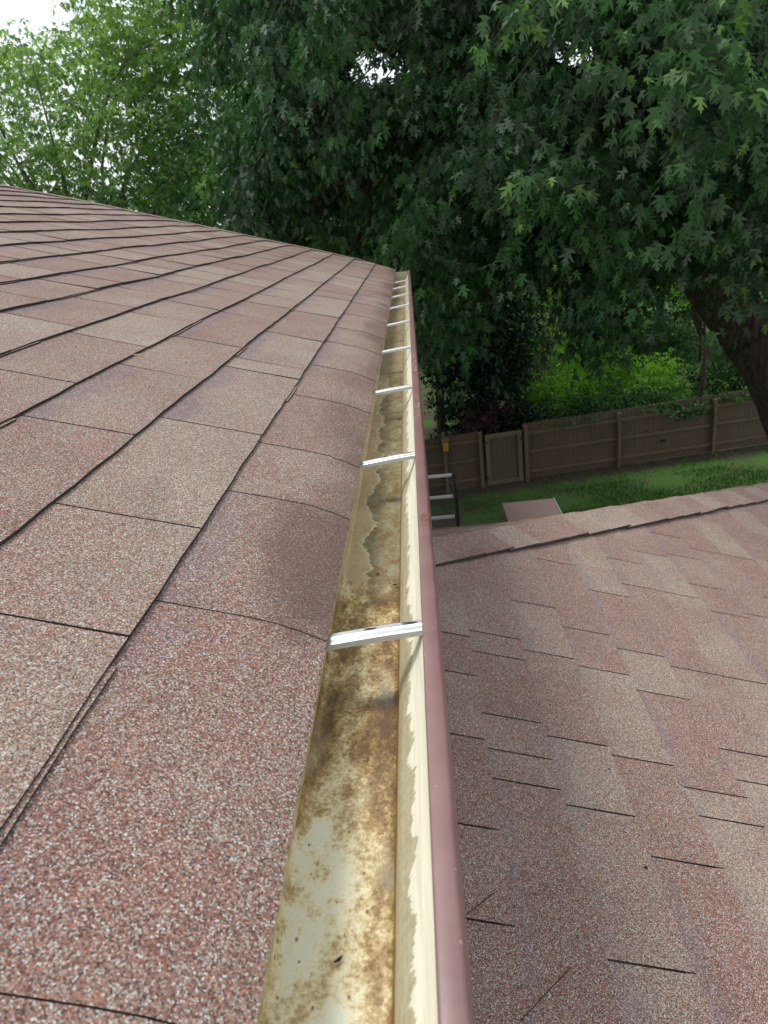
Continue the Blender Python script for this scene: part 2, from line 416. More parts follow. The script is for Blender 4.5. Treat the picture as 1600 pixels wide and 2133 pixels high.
EX = .187
known = {0: [.25-.30, .664, .997, 1.242, 1.639, 1.986, 2.410], 1: [.253, .583, .844, 1.267, 1.767, 1.881, 2.33, 2.911],
         2: [.28, .590, 1.136, 1.569, 1.976, 2.512, 2.882], 3: [.62, .95, 1.349, 1.755, 2.165, 2.490]}
mb = MB()
NC = 23
for kx in range(NC):
    u0 = kx*EX
    vs = [-1.3, -.95, -.6, -.25] + (known[kx] if kx in known else [])
    if kx == 0: vs = [-1.3, -.9, -.5, -.1, .252, .664, .997, 1.242, 1.639, 1.986, 2.410]
    v = vs[-1]
    if kx not in known: v = -.25+R.uniform(0, .3); vs.append(v)
    vend = rake_v(u0+EX/2)
    while v < vend-.45:
        v += R.choice([.22, .28, .33, .33, .41])*R.uniform(.93, 1.07); vs.append(v)
    vs.append(vend)
    for a, b in zip(vs[:-1], vs[1:]):
        if b-a < .03: continue
        tone = R.choice([.1, .25, .5, .6, .7, .85]) if kx else R.choice([.5, .7, .85])
        nearv = (a+b)/2
        if kx == 1 and .3 < nearv < 1.7: tone = R.choice([.05, .15, .3])
        if kx == 0 and nearv < .55: tone = .75
        band = R.choice([0, .7, 1.0, 1.2])
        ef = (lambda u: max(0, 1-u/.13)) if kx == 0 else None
        far_ = min(1, max(0, (nearv-1.0)/2.5+kx*.03))
        lf = (R.uniform(0, .0016+.002*far_), R.uniform(0, .0016+.002*far_)) if kx else (0, 0)
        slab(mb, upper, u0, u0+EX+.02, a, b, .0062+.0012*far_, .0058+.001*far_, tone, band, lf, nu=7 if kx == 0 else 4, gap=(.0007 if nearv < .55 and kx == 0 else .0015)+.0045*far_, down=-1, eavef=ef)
    # the under-lamination that peeks out below the butt here and there
    if kx:
        v = -1.0+R.uniform(0, .3)
        while v < vend-.3:
            L = R.uniform(.12, .34)
            slab(mb, upper, u0-R.uniform(.004, .0075), u0+.02, v, v+L, .0048, .0028, .5, 0, (0, 0), nu=1, down=-1, wob=.0006)
            v += L+R.uniform(.3, 1.4)
# dark underlay
us = [0.004, .07, .3]+[.3+.2*i for i in range(1, 21)]
g = [[mb.vert(upper(u, -1.3+(rake_v(u)-.01+1.3)*j/60, -.0004)) for j in range(61)] for u in us]
for i in range(len(us)-1):
    for j in range(60): mb.face((g[i][j], g[i+1][j], g[i+1][j+1], g[i][j+1]), 1)
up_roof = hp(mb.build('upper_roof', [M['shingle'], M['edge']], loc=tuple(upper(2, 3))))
def sub(o, parent):             # parent deeper, keep place
    w0 = Vector(o.location); o.parent = parent
    pw = Vector((0, 0, 0)); q = parent
    while q is not None: pw += Vector(q.location); q = q.parent
    o.location = w0-pw; return o
# rake strip: border shingles and maroon drip edge along the far gable edge
mb = MB()
u = 0.0
while u < 4.3:
    L = .33
    a = [upper(u, rake_v(u)-.13, .0105), upper(u+L, rake_v(u+L)-.13, .0090), upper(u+L, rake_v(u+L)+.012, .0090), upper(u, rake_v(u)+.012, .0105)]
    b = [q-Vector((0, 0, .006)) for q in a]
    t_ = (R.choice([.5, .8, .9]), .0, 0)
    ia = [mb.vert(q, t_) for q in a]; ib = [mb.vert(q, t_) for q in b]
    mb.face(ia, 0)
    for i in range(4): mb.face((ia[i], ib[i], ib[(i+1) % 4], ia[(i+1) % 4]), 1)
    u += L-.004
sub(mb.build('rake_shingle', [M['shingle'], M['edge']], loc=tuple(upper(2, 6.3))), up_roof)
mb = MB()
for i in range(22):
    u = i*.2; u2 = u+.2
    a, b = upper(u, rake_v(u), -.004), upper(u2, rake_v(u2), -.004)
    y = Vector((0, .022, 0)); z = Vector((0, 0, .16))
    mb.quadp([a, b, b+y, a+y]); mb.quadp([a+y, b+y, b+y-z, a+y-z]); mb.quadp([a-z, b-z, b, a])
sub(mb.build('rake_trim', M['maroon'], loc=tuple(upper(2, 6.3))), up_roof)
# back slope of the roof and ridge (beyond the frame)
RU = NC*EX
rid = upper(RU, 0, 0)
mb = MB()
mb.quadp([(rid.x, -1.3, rid.z), (rid.x, rake_v(RU), rid.z), (rid.x-4.3*ct, rake_v(RU), rid.z-4.3*st), (rid.x-4.3*ct, -1.3, rid.z-4.3*st)], at=(.6, 0, 0))
sub(mb.build('back_slope', M['shingle'], loc=(rid.x-2, 3, rid.z-1)), up_roof)
# upper walls, soffit and fascia
mb = MB()
mb.box((-4.35, 2.35, (-.55+GZ)/2), (7.7, 7.3, -.55-GZ), m=0)
hp(mb.build('wall', M['siding'], loc=(-4.35, 2.35, GZ)))
mb = MB(); mb.box((-.30, 2.55, -.565), (.30, 7.9, .02)); hp(mb.build('soffit', M['soffit'], loc=(-.3, 2.55, -.565)))
mb = MB(); mb.box((-.158, 2.6, -.495), (.022, 7.8, .16)); hp(mb.build('fascia', M['maroon'], loc=(-.158, 2.6, -.495)))

# ---------------- the gutter
GY0, GY1 = -1.2, 6.24
gut = tag(empty('gutter', (-.08, 2.5, -.45)), 'maroon and cream metal gutter stained brown inside, hanging along the upper eave')
hp(gut)
def gutter_profile():
    # x, z, material: back wall, floor, front wall
    return [(-.146, -.404), (-.1455, -.482)], [(-.1455, -.482), (-.1435, -.489), (-.138, -.4925), (-.10, -.4932), (-.066, -.4932), (-.0600, -.4928), (-.0572, -.4905), (-.0560, -.4870)], \
           [(-.0560, -.4870), (-.0545, -.480), (-.0500, -.470), (-.0435, -.459), (-.0370, -.449), (-.0310, -.4385), (-.0262, -.428), (-.0232, -.418), (-.0222, -.4085)]
def sweep(mb, prof, m, NY=150, dent=0.0, flip=False, y0=GY0, y1=GY1):
    L = [0]
    for a, b in zip(prof[:-1], prof[1:]): L.append(L[-1]+math.dist(a, b))
    g = []
    for j in range(NY+1):
        y = y0+(y1-y0)*j/NY; row = []
        for (x, z), l in zip(prof, L):
            t = l/L[-1]; dd = dent*math.sin(math.pi*t)*(math.sin(y*9+t*4)*.5+math.sin(y*23-t*7)*.35+.4*math.sin(y*4.1))
            row.append(mb.vert((x+dd, y, z+.4*dd)))
        g.append((row, y))
    for j in range(NY):
        (r0, ya), (r1, yb) = g[j], g[j+1]
        for i in range(len(prof)-1):
            q = (r0[i], r0[i+1], r1[i+1], r1[i]); t0, t1 = L[i]/L[-1], L[i+1]/L[-1]
            uv = [(t0, ya), (t1, ya), (t1, yb), (t0, yb)]
            if flip: q = tuple(reversed(q)); uv.reverse()
            mb.face(q, m, uv)
pb, pf, pw = gutter_profile()
mb = MB(); sweep(mb, pb, 0, 20); sub(mb.build('back_wall', M['back'], smooth=True, loc=(-.146, 2.5, -.45)), gut)
mb = MB(); sweep(mb, pf, 0, 300); sub(mb.build('floor', M['floor'], smooth=True, loc=(-.1, 2.5, -.49)), gut)
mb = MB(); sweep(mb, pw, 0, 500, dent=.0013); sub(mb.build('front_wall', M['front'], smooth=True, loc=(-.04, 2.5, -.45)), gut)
# outer skin with the ogee and the rolled lip
lipp = [(-.0222, -.4085), (-.0227, -.4030), (-.0224, -.4004), (-.0216, -.3994), (-.0200, -.3989), (-.0140, -.3984), (-.0085, -.3986), (-.0068, -.3992), (-.0052, -.4008), (-.0044, -.4030), (-.0036, -.4110), (-.0030, -.4230), (-.0060, -.4270)]
mb = MB(); sweep(mb, lipp, 0, 400, dent=.0006); sub(mb.build('lip', M['maroon'], smooth=True, loc=(-.01, 2.5, -.4)), gut)
outp = [(-.0060, -.4270), (-.0040, -.434), (-.0060, -.445), (-.014, -.458), (-.027, -.468), (-.040, -.478), (-.050, -.488), (-.052, -.4975), (-.10, -.4975), (-.1465, -.4975), (-.1475, -.404)]
mb = MB(); sweep(mb, outp, 0, 40); sub(mb.build('outer_face', M['maroon'], smooth=True, loc=(-.05, 2.5, -.48)), gut)
mb = MB()
pts = [(-.147, -.404)]+pf+pw[1:]+[(-.004, -.404), (-.004, -.43), (-.05, -.49), (-.05, -.4975), (-.1475, -.4975)]
mb.box((-.078, GY1+.002, -.450), (.142, .003, .092)); sub(mb.build('end_cap', M['front'], loc=(-.078, GY1, -.45)), gut)
# pale outlet ring near the end
mb = MB(); mb.tube([(-.095, 5.98, -.4932), (-.095, 5.98, -.4905)], [.045, .043], 20); sub(mb.build('outlet_ring', M['alu'], loc=(-.095, 5.98, -.493)), gut)
mb = MB(); mb.tube([(-.095, 5.98, -.4902), (-.095, 5.98, -.4896)], [.033, .033], 20); sub(mb.build('outlet_hole', M['gap'], loc=(-.095, 5.98, -.493)), gut)

def hanger(y, tilt):
    w2 = .0105
    xa, xb = -.156, -.0205; mb = MB(); n = 10
    rows = []
    for i in range(n+1):
        t = i/n; x = xa+(xb-xa)*t; z = -.4105-tilt*(1-t)+.0012*math.sin(t*3.1)
        yy = y+.001*t
        prof = [(-w2-.0015, -.0075), (-w2-.0010, -.0010), (-w2+.001, .0), (-.003, .0004), (0, .0016), (.003, .0004), (w2-.001, 0), (w2+.001, -.001), (w2+.0015, -.0075)]
        rows.append([mb.vert((x, yy+a, z+b)) for a, b in prof])
    for i in range(n):
        for j in range(8): mb.face((rows[i][j], rows[i+1][j], rows[i+1][j+1], rows[i][j+1]))
    mb.face(list(reversed(rows[0]))); mb.face(rows[-1])
    o = mb.build('hanger', M['alu'], smooth=False, loc=(-.09, y, -.41)); sub(o, gut)
    # two pressed slots
    for sx in (-.079, -.037):
        s = MB(); N2 = 14
        zc = -.4105-tilt*(1-(sx-xa)/(xb-xa))+.0013
        ring = []
        for q in range(N2):
            an = 2*math.pi*q/N2; ring.append(s.vert((sx+.0075*math.cos(an)*(1+.25*abs(math.cos(an))), y+.0055+.0019*math.sin(an), zc+.0006)))
        s.face(ring)
        so_ = s.build('screw_slot', M['gap'], loc=(sx, y, zc))
        yield so_
HY = [.682, 1.301, 1.899, 2.53, 3.215, 3.85, 4.417, 4.957, 5.438, -.05, -.65]
for i, y in enumerate(HY):
    tilt = .0125 if i == 0 else R.uniform(.011, .015)
    for s_ in hanger(y, tilt):
        if i > 2: bpy.data.objects.remove(s_)
        else: sub(s_, gut)
# rusty round patch and chips on the lip
mb = MB(); ring = []
for r_, z_ in ((.0068, -.39835), (.0045, -.3979), (.0, -.3977)):
    ring.append([mb.vert((-.0128+r_*.95*math.cos(a), .955+r_*2.0*math.sin(a), z_)) for a in [2*math.pi*q/18 for q in range(18)]])
for a, b in zip(ring[:-1], ring[1:]):
    for q in range(18): mb.face((a[q], a[(q+1) % 18], b[(q+1) % 18], b[q]))
sub(mb.build('rust_spot', M['rust'], smooth=True, loc=(-.0128, .955, -.398)), gut)
mb = MB()
for y in [1.53, 1.555, 1.60, 1.63, 2.05, 2.09, 2.14, 2.18, 2.24, 2.28]:
    for q in range(3):
        cx_, cy_ = R.uniform(-.02, -.008), y+R.uniform(-.02, .02); s = R.uniform(.0012, .0024)
        mb.face([mb.vert((cx_+s*math.cos(a)*R.uniform(.6, 1), cy_+2.2*s*math.sin(a), -.3980)) for a in [2*math.pi*t/9 for t in range(9)]])
tag(sub(mb.build('paint_chip', M['chip'], loc=(-.014, 1.9, -.398)), gut), kind='stuff')

# ---------------- the lower roof (hip roof beside the wall)
low = tag(empty('lower_roof', (1.5, 1.5, -1.8))); hp(low)
HA = Vector((.74, .672))     # hip direction in plan
def hip_v(u):                # Y where the hip crest crosses the row u
    x = u*ct-1.2665*st
    return 2.651+.175/.74+(x-.005)*.905
kn = {-1: [1.05, 1.30, 1.62, 1.92, 2.151], 0: [2.07, 2.201, 1.743, 1.476, 1.59], 1: [2.495, 2.143, 1.430, 1.695, 1.015], 2: [2.365, 2.108, 2.952, 1.31, 1.664],
      3: [2.735, 2.285, 2.03, 1.482, 1.586], 4: [2.871, 3.136, 2.231, 1.795, 1.661, 1.08], 5: [2.874, 2.235, 3.3, 1.75, 1.30], 6: [3.03, 2.775, 3.355, 3.624, 1.95, 1.55],
      7: [3.504, 2.823, 2.43, 2.1], 8: [3.52, 3.05, 2.7, 2.3]}
LX = .1875; LU = .514
mb = MB()
for kx in range(-1, 18):
    ua, ub = LU+kx*LX, LU+(kx+1)*LX       # butt edge at ub (downslope)
    hv = hip_v((ua+ub)/2)
    vs = sorted(kn.get(kx, []))
    if not vs: vs = [R.uniform(.9, 1.2)]
    if vs[0] > 1.1 and kx > 3: vs = [vs[0]-.38]+vs
    if kx <= 0: vs = [-1.2]+vs
    else:
        v = vs[0]
        pre = []
        while v > -1.0: v -= R.choice([.28, .33, .42]); pre.append(v)
        vs = sorted(pre)+vs
    v = vs[-1]
    while v < hv-.40: v += R.choice([.25, .33, .42]); vs.append(v)
    vs.append(hv)
    ks = kn.get(kx, [])
    for a, b in zip(vs[:-1], vs[1:]):
        if b-a < .025: continue
        tone = R.choice([.35, .5, .6, .75, .85, 1.0]); band = R.choice([.0, .9, 1.1, 1.25])
        tight = R.random() < .35 and kx > 2
        ga = .0029 if (a in ks or (a < .5 and R.random() < .6)) else 0.0
        gb_ = .0029 if b in ks else 0.0
        slab(mb, lower_p, ub, ua-.02, a, b, .0042, .0036, tone, band, (R.uniform(0, .0008), R.uniform(0, .0008)), nu=4, gap=(ga, gb_), down=1)
g = [[mb.vert(lower_p(u, -1.2+(hip_v(u)+1.2)*j/20, -.0006)) for j in range(21)] for u in [.30+.25*i for i in range(16)]]
for i in range(15):
    for j in range(20): mb.face((g[i][j], g[i][j+1], g[i+1][j+1], g[i+1][j]), 1)
sub(mb.build('shingle_field', [M['shingle_low'], M['edge']], loc=tuple(lower_p(1.5, 1.5))), low)
# two slanting seams near the wall
for (xa, ya), (xb, yb) in (((-.03, 1.035), (.052, 1.120)), ((.07, .858), (.185, .981))):
    mb = MB()
    n = 8
    dv = Vector((xb-xa, yb-ya)).normalized(); pn = Vector((-dv.y, dv.x))*.0009
    def S(x, y): return lower_p((x+1.2665*st)/ct, y, .0066)
    for i in range(n):
        t0, t1 = i/n, (i+1)/n
        A = (xa+(xb-xa)*t0, ya+(yb-ya)*t0); B = (xa+(xb-xa)*t1, ya+(yb-ya)*t1)
        mb.quadp([S(A[0]-pn.x, A[1]-pn.y), S(B[0]-pn.x, B[1]-pn.y), S(B[0]+pn.x, B[1]+pn.y), S(A[0]+pn.x, A[1]+pn.y)])
    sub(mb.build('seam', M['edge'], loc=(xa, ya, -1.35)), low)
# hip caps: each cap bends over the crest
crest0 = Vector((-.35, 2.8875-.355*.905, 0))
def crest(s):                                # s metres along the plan
    d = Vector((.7415, .671)); x = crest0.x+d.x*s; y = crest0.y+d.y*s
    u = (x+1.2665*st)/ct
    return Vector((x, y, lower_p(u, y).z+.012))
pA = Vector((.671, -.7415)); pB = -pA
def capP(s, t, h):
    if t < -.15: h += .004
    c = crest(s)
    # t<0 on the near slope, t>0 on the far slope
    if t < 0: q = pA*(-t); x, y = c.x+q.x, c.y+q.y; z = lower_p((x+1.2665*st)/ct, y).z
    else: q = pB*t; x, y = c.x+q.x, c.y+q.y; z = c.z-.012-(y-c.y)*math.tan(TH)-0
    rnd = .010*math.exp(-(t/.05)**2)
    return Vector((x, y, z+h+rnd))
mb = MB(); s = 0.0; i = 0
ts = [-.175, -.12, -.06, -.03, 0, .03, .08, .14, .20]
caps = []
while s < 5.6: caps.append(s); s += .19
for s in caps:
    L = .22; lift = R.uniform(.001, .009); tone = (R.choice([.1, .3, .55, .85, .95]), R.choice([0, 0, .3]), 0)
    off = R.uniform(-.006, .006)
    gt = []; gb = []
    for a in (0, .33, .66, 1):
        h = .012+lift*(1-0)+.007*(a)       # butt (raised) faces downhill
        gt.append([mb.vert(capP(s+L*a, t+(off if k_ in (0,) else 0), h), tone) for k_, t in enumerate(ts)])
        gb.append([mb.vert(capP(s+L*a, t+(off if k_ in (0,) else 0), h-.009), tone) for k_, t in enumerate(ts)])
    for i in range(3):
        for j in range(len(ts)-1): mb.face((gt[i][j], gt[i+1][j], gt[i+1][j+1], gt[i][j+1]), 0)
        mb.face((gt[i][0], gb[i][0], gb[i+1][0], gt[i+1][0]), 1)
    for j in range(len(ts)-1): mb.face((gt[3][j], gb[3][j], gb[3][j+1], gt[3][j+1]), 1)
sub(mb.build('hip_cap', [M['shingle_low'], M['edge']], loc=tuple(crest(2))), low)
# far slope of the hip, its eave and fascia
mb = MB()
def bz(x, y): return -1.335-(y-2.888)*math.tan(TH)
FY = 3.52
poly = [(-.3, 2.6)] ; xe = -.0+(FY-2.888)/.905
mb.quadp([(-.35, 2.58, bz(0, 2.58)-.004), (xe, FY, bz(0, FY)-.004), (-.35, FY, bz(0, FY)-.004)], at=(.5, 0, 0))
sub(mb.build('far_slope', M['shingle_low'], loc=(0, 3.1, -1.45)), low)
mb = MB()
mb.box((xe/2-.17, FY+.014, bz(0, FY)-.09), (xe+.35, .022, .17)); sub(mb.build('eave_trim', M['maroon'], loc=(0, FY, bz(0, FY))), low)
# side trim that carries the hip further out, and lower walls
mb = MB()
for i in range(14):
    s0, s1 = .25*i+1.2, .25*(i+1)+1.2
    a, b = capP(s0, .20, -.002), capP(s1, .20, -.002); z = Vector((0, 0, .15))
    mb.quadp([a, b, b-z, a-z])
sub(mb.build('hip_trim', M['maroon'], loc=tuple(crest(3))), low)
mb = MB()
P = [(-.4, -1.0), (3.4, -1.0), (3.4, 5.4), (1.0, 3.25), (-.4, 3.25)]
def lz(x): return lower_p((x+1.2665*st)/ct, 0).z-.12
b_ = [mb.vert((x, y, GZ)) for x, y in P]; t_ = [mb.vert((x, y, min(lz(x), -1.62 if y > 3 and x < 1.2 else 9))) for x, y in P]
for i in range(5): mb.face((b_[i], b_[(i+1) % 5], t_[(i+1) % 5], t_[i]))
sub(mb.build('side_wall', M['siding'], loc=(1.5, 1, GZ)), low)
# maroon metal hood beyond the far eave
mb = MB()
hx0, hx1, hy0, hy1, hz = .425, .735, 3.78, 4.12, -1.672
mb.box(((hx0+hx1)/2, (hy0+hy1)/2, hz-.15), (hx1-hx0, hy1-hy0, .30)); mb.box(((hx0+hx1)/2, (FY+.025+hy0)/2, hz-.24), (.16, hy0-FY-.03, .10))
sub(mb.build('metal_hood', M['hood'], loc=(hx0, hy0, hz), bevel=.004), low)
mb = MB(); mb.box((hx1+.003, (hy0+hy1)/2, hz-.012), (.004, hy1-hy0, .035)); sub(mb.build('hood_flange', M['alu'], loc=(hx1, hy0, hz)), low)

# ---------------- litter on roofs and in the gutter
def scrap(name, label, cat, c, size, az, mat, tilt=.3, curl=.4, group=None):
    mb = MB(); N_ = 10; L, W = size
    pts = []
    for i in range(7):
        t = i/6; w_ = W*math.sin(math.pi*min(1, t*.92+.06))**.8*(1+.25*math.sin(i*2.3)); x = (t-.5)*L
        z = curl*L*(t-.5)**2
        pts.append([(x, -w_/2, z+.0012+tilt*w_), (x, 0, z+.0005), (x, w_/2, z+.0012+.3*tilt*w_)])
    ca, sa = math.cos(az), math.sin(az)
    g = [[mb.vert((c[0]+p[0]*ca-p[1]*sa, c[1]+p[0]*sa+p[1]*ca, c[2]+p[2])) for p in r] for r in pts]
    g2 = [[mb.vert((c[0]+p[0]*ca-p[1]*sa, c[1]+p[0]*sa+p[1]*ca, c[2]+p[2]+.0005)) for p in r] for r in pts]
    for i in range(6):
        for j in range(2):
            mb.face((g[i][j], g[i][j+1], g[i+1][j+1], g[i+1][j])); mb.face((g2[i+1][j], g2[i+1][j+1], g2[i][j+1], g2[i][j]))
    o = mb.build(name, mat, loc=c); tag(o, label, cat, group); return o
k = NT('litter_dark'); k.base((.025, .014, .01), .8); M['lit'] = k.m
k = NT('litter_tan'); k.base((.45, .33, .18), .8); M['lit2'] = k.m
def floor_at(px_dir, z=-.4925): return (px_dir[0]*-z, px_dir[1]*-z, z)
import itertools
f_, cx_, cy_ = 1500., 800., 1066.5
def ray(x, y):
    d = Vector((x-cx_, y-cy_, f_)); return Rw @ d
def hit_z(x, y, z): r = ray(x, y); return tuple(r*(z/r.z))
def hit_low(x, y, h=.006):
    r = ray(x, y); n_ = Vector((st, 0, ct)); q = r*((-1.2665+h)/r.dot(n_)); return tuple(q)
scrap('leaf_scrap', 'black leaf scrap on the gutter floor beyond the nearest hanger', 'leaf scrap', hit_z(787, 1197, -.4922), (.006, .0035), .6, M['lit'])
scrap('leaf_scrap', 'purplish leaf scrap against the front corner of the gutter floor, beyond the nearest metal hanger', 'leaf scrap', hit_z(823, 1220, -.4915), (.007, .0035), .2, M['purple_leaf'])
scrap('leaf_scrap', 'curled dark leaf scrap on the cream gutter floor nearest the bottom of the photo', 'leaf scrap', hit_z(706, 2003, -.4922), (.0075, .003), .7, M['lit'], curl=.9)
scrap('dead_beetle', 'small brown oval seed lying on the lower shingle roof', 'seed', hit_low(1345, 1808), (.010, .007), 2.2, M['bark3']).name = 'seed'
scrap('leaf_scrap', 'tiny black speck of leaf on the lower shingle roof, above the seed', 'leaf scrap', hit_low(1269, 1602), (.007, .005), 1.2, M['lit'])
q = upper(.545, 1.648, .009)
scrap('twig', 'thin pale dry twig lying on the upper shingle roof', 'twig', tuple(q), (.045, .0035), 2.75, M['lit2'], curl=.15)

mb = MB()
for i in range(900):
    y = R.uniform(.2, 3.2)**1.0; x = -.0600-abs(R.gauss(0, .012)) if R.random() < .55 else R.uniform(-.138, -.06)
    if math.sin(y*13)+math.sin(y*31+x*40)*.7+R.uniform(-.6, .6) < .2: continue
    r_ = R.uniform(.0005, .0011); z = -.4930
    b_ = [mb.vert((x+r_*math.cos(a+i), y+r_*math.sin(a+i)*1.2, z)) for a in (0, 1.57, 3.14, 4.71)]; t_ = mb.vert((x+.2*r_, y, z+r_*1.1))
    for q in range(4): mb.face((b_[q], b_[(q+1) % 4], t_), R.choice([0, 0, 1, 2]))
k = NT('grit_red'); k.base((.20, .08, .05), .9)
tag(mb.build('grit', [M['lit'], k.m, M['lit2']]), 'loose dark and tan roof grit washed onto the gutter floor', 'grit', kind='stuff')

# ------------------------------------------------------------------ the fence
FA = math.atan(.155)
def FP(x, off=0.0): return Vector((x, 20.96+.155*x-off, GZ))      # off>0 towards the house
rotF = Matrix.Rotation(FA, 3, 'Z')
fence = tag(empty('fence', tuple(FP(1)), 0), 'weathered brown wooden board fence with a gate opening across the back of the lawn', 'fence')
def fsub(o): o.location = Vector(o.location)-Vector(fence.location); o.parent = fence; return o
def boards(mb, xa, xb, z0, h, wd=.142, off=-.02, jit=.012):
    x = xa
    while x < xb-.03:
        w_ = min(wd, xb-x); c = FP(x+w_/2, off); t = R.random()**1.5
        hh = h+R.uniform(-jit, jit); b = c+Vector((0, 0, z0)); 
        pts = [(-w_/2+.002, 0), (w_/2-.002, 0), (w_/2-.002, hh-.03), (w_/2-.03, hh), (-w_/2+.03, hh), (-w_/2+.002, hh-.03)]
        fr = [mb.vert(b+rotF@Vector((p[0], -.009, 0))+Vector((0, 0, p[1])), (t, 0, 0)) for p in pts]
        bk = [mb.vert(b+rotF@Vector((p[0], .009, 0))+Vector((0, 0, p[1])), (t, 0, 0)) for p in pts]
        mb.face(fr); mb.face(list(reversed(bk)))
        for i in range(6): mb.face((fr[i], bk[i], bk[(i+1) % 6], fr[(i+1) % 6]))
        x += w_
posts = [-6.2, -3.2, .52, 1.62, 3.03, 5.96, 9.03, 12.1, 15.2]
for xa_, xb_, h_ in ((-6.2, 1.72, 1.74), (2.96, 15.3, 1.80)):
    mb = MB(); boards(mb, xa_, xb_, .04, h_); fsub(mb.build('board_panel', M['board'], loc=tuple(FP(xa_))))
for a, b in zip(posts[:-1], posts[1:]):
    if a == 1.62: continue
    for z in (.30, .93, 1.52):
        mb = MB(); c = FP((a+b)/2, .045)+Vector((0, 0, z+R.uniform(-.015, .015)))
        mb.box(c, ((b-a)*1.012, .042, .09), Matrix.Rotation(FA, 3, 'Z') @ Matrix.Rotation(R.uniform(-.004, .004), 3, 'Y'), at=(R.random(), 0, 0))
        fsub(mb.build('rail', M['rail'], loc=tuple(c)))
for x in posts:
    mb = MB(); h = 1.78 if x != .52 else 1.95
    c = FP(x, .115)+Vector((0, 0, h/2-.02)); mb.box(c, (.10, .10, h+.04), rotF, at=(R.random(), 0, 0))
    fsub(mb.build('post', M['rail'], loc=tuple(FP(x, .115)), bevel=.006))
gate = tag(empty('gate', tuple(FP(2.3, .05)))); fsub(gate)
def gsub(o): o.location = Vector(o.location)-Vector(FP(2.3, .05)); o.parent = gate; return o
mb = MB(); boards(mb, 1.86, 2.84, .12, 1.52, off=.045, jit=.004); gsub(mb.build('gate_board', M['board'], loc=tuple(FP(2.3))))
mb = MB(); R2 = rotF
for x in (1.84, 2.84): mb.box(FP(x, .085)+Vector((0, 0, .86)), (.13, .05, 1.62), R2, at=(.3, 0, 0))
for z in (.115, 1.605): mb.box(FP(2.34, .088)+Vector((0, 0, z)), (.868, .05, .13), R2, at=(.3, 0, 0))
gsub(mb.build('gate_frame', M['gate'], loc=tuple(FP(2.3))))
for x, z, nm_ in ((2.90, 1.42, 'latch'), (1.78, 1.45, 'hinge'), (1.78, .3, 'hinge')):
    mb = MB(); mb.box(FP(x, .125)+Vector((0, 0, z)), (.10, .02, .07), R2); gsub(mb.build(nm_, M['black'], loc=tuple(FP(x))))
# a yellow bird box on the post left of the gate
fb = tag(empty('bird_box', tuple(FP(.56, .19)+Vector((0, 0, 1.5)))), 'small yellow wooden box hanging on the fence post left of the gate', 'bird box')
mb = MB(); c = FP(.56, .22)+Vector((0, 0, 1.56)); mb.box(c, (.16, .12, .30), rotF)
o = mb.build('body', M['yellow'], loc=tuple(c), bevel=.008); o.location = Vector(o.location)-Vector(fb.location); o.parent = fb
mb = MB(); c = FP(.56, .225)+Vector((0, 0, 1.735)); mb.box(c, (.21, .18, .03), rotF@Matrix.Rotation(.25, 3, 'X')); 
o = mb.build('roof', M['gate'], loc=tuple(c)); o.location = Vector(o.location)-Vector(fb.location); o.parent = fb

# ------------------------------------------------------------------ ladder
LT = Vector((.282, 7.75, -2.72))          # top of the right rail
lad = tag(empty('ladder', (.07, 9.2, GZ)), 'telescoping ladder with black rails and silver rungs, standing behind the lower roof', 'ladder')
LB = Vector((.30, 9.2, GZ)); dl = (LB-LT); dln = dl.normalized(); nr = int(dl.length/.30)
def lsub(o): o.location = Vector(o.location)-Vector(lad.location); o.parent = lad; return o
for sx in (0, -.44):
    mb = MB(); pts = [LT+Vector((sx, 0, 0))+dln*(dl.length*i/nr) for i in range(nr+1)]
    mb.tube(pts, [.022+.0007*i for i in range(nr+1)], 12); lsub(mb.build('rail', M['alu'] if False else M['black'], smooth=True, loc=tuple(pts[0])))
for i in range(nr):
    a = LT+dln*(.03+.30*i)
    mb = MB(); rt = Matrix.Rotation(-.25, 3, 'X')
    mb.box(a+Vector((-.22, 0, 0)), (.40, .055, .036), rt); lsub(mb.build('rung', M['alu'], loc=tuple(a), bevel=.006))
    for sx in (0, -.44):
        mb = MB(); mb.box(a+Vector((sx, 0, 0)), (.062, .075, .062), rt); lsub(mb.build('clamp', M['black'], loc=tuple(a+Vector((sx, 0, 0))), bevel=.01))

# ------------------------------------------------------------------ foliage
def leaf_template(kind):
    if kind == 'maple':
        half = [(.12, -.02), (.38, .06), (.15, .20), (.24, .36), (.33, .42), (.52, .66), (.29, .58), (.09, .44), (.14, .66), (.22, .80), (.08, .82)]
        tip = (0, 1.10); c = (0, .30)
    elif kind == 'maple_lo':
        half = [(.38, .08), (.16, .26), (.52, .64), (.13, .50), (.19, .80)]; tip = (0, 1.08); c = (0, .32)
    else:
        half = [(.26, .25), (.24, .62)]; tip = (0, 1.0); c = (0, .45)
    outl = [(0, 0)]+half+[tip]+[(-x, y) for x, y in reversed(half)]
    P = np.array([c]+outl, float); z = -.28*P[:, 0]**2-.16*(P[:, 1])**2+.0*P[:, 1]
    V = np.column_stack([P[:, 0], P[:, 1], z])
    n = len(outl); T = np.array([[0, 1+i, 1+(i+1) % n] for i in range(n)])[:, ::-1]
    # after reversal winding faces +z
    a, b, cc = V[T[0, 0]], V[T[0, 1]], V[T[0, 2]]
    if np.cross(b-a, cc-a)[2] < 0: T = T[:, ::-1]
    return V, T

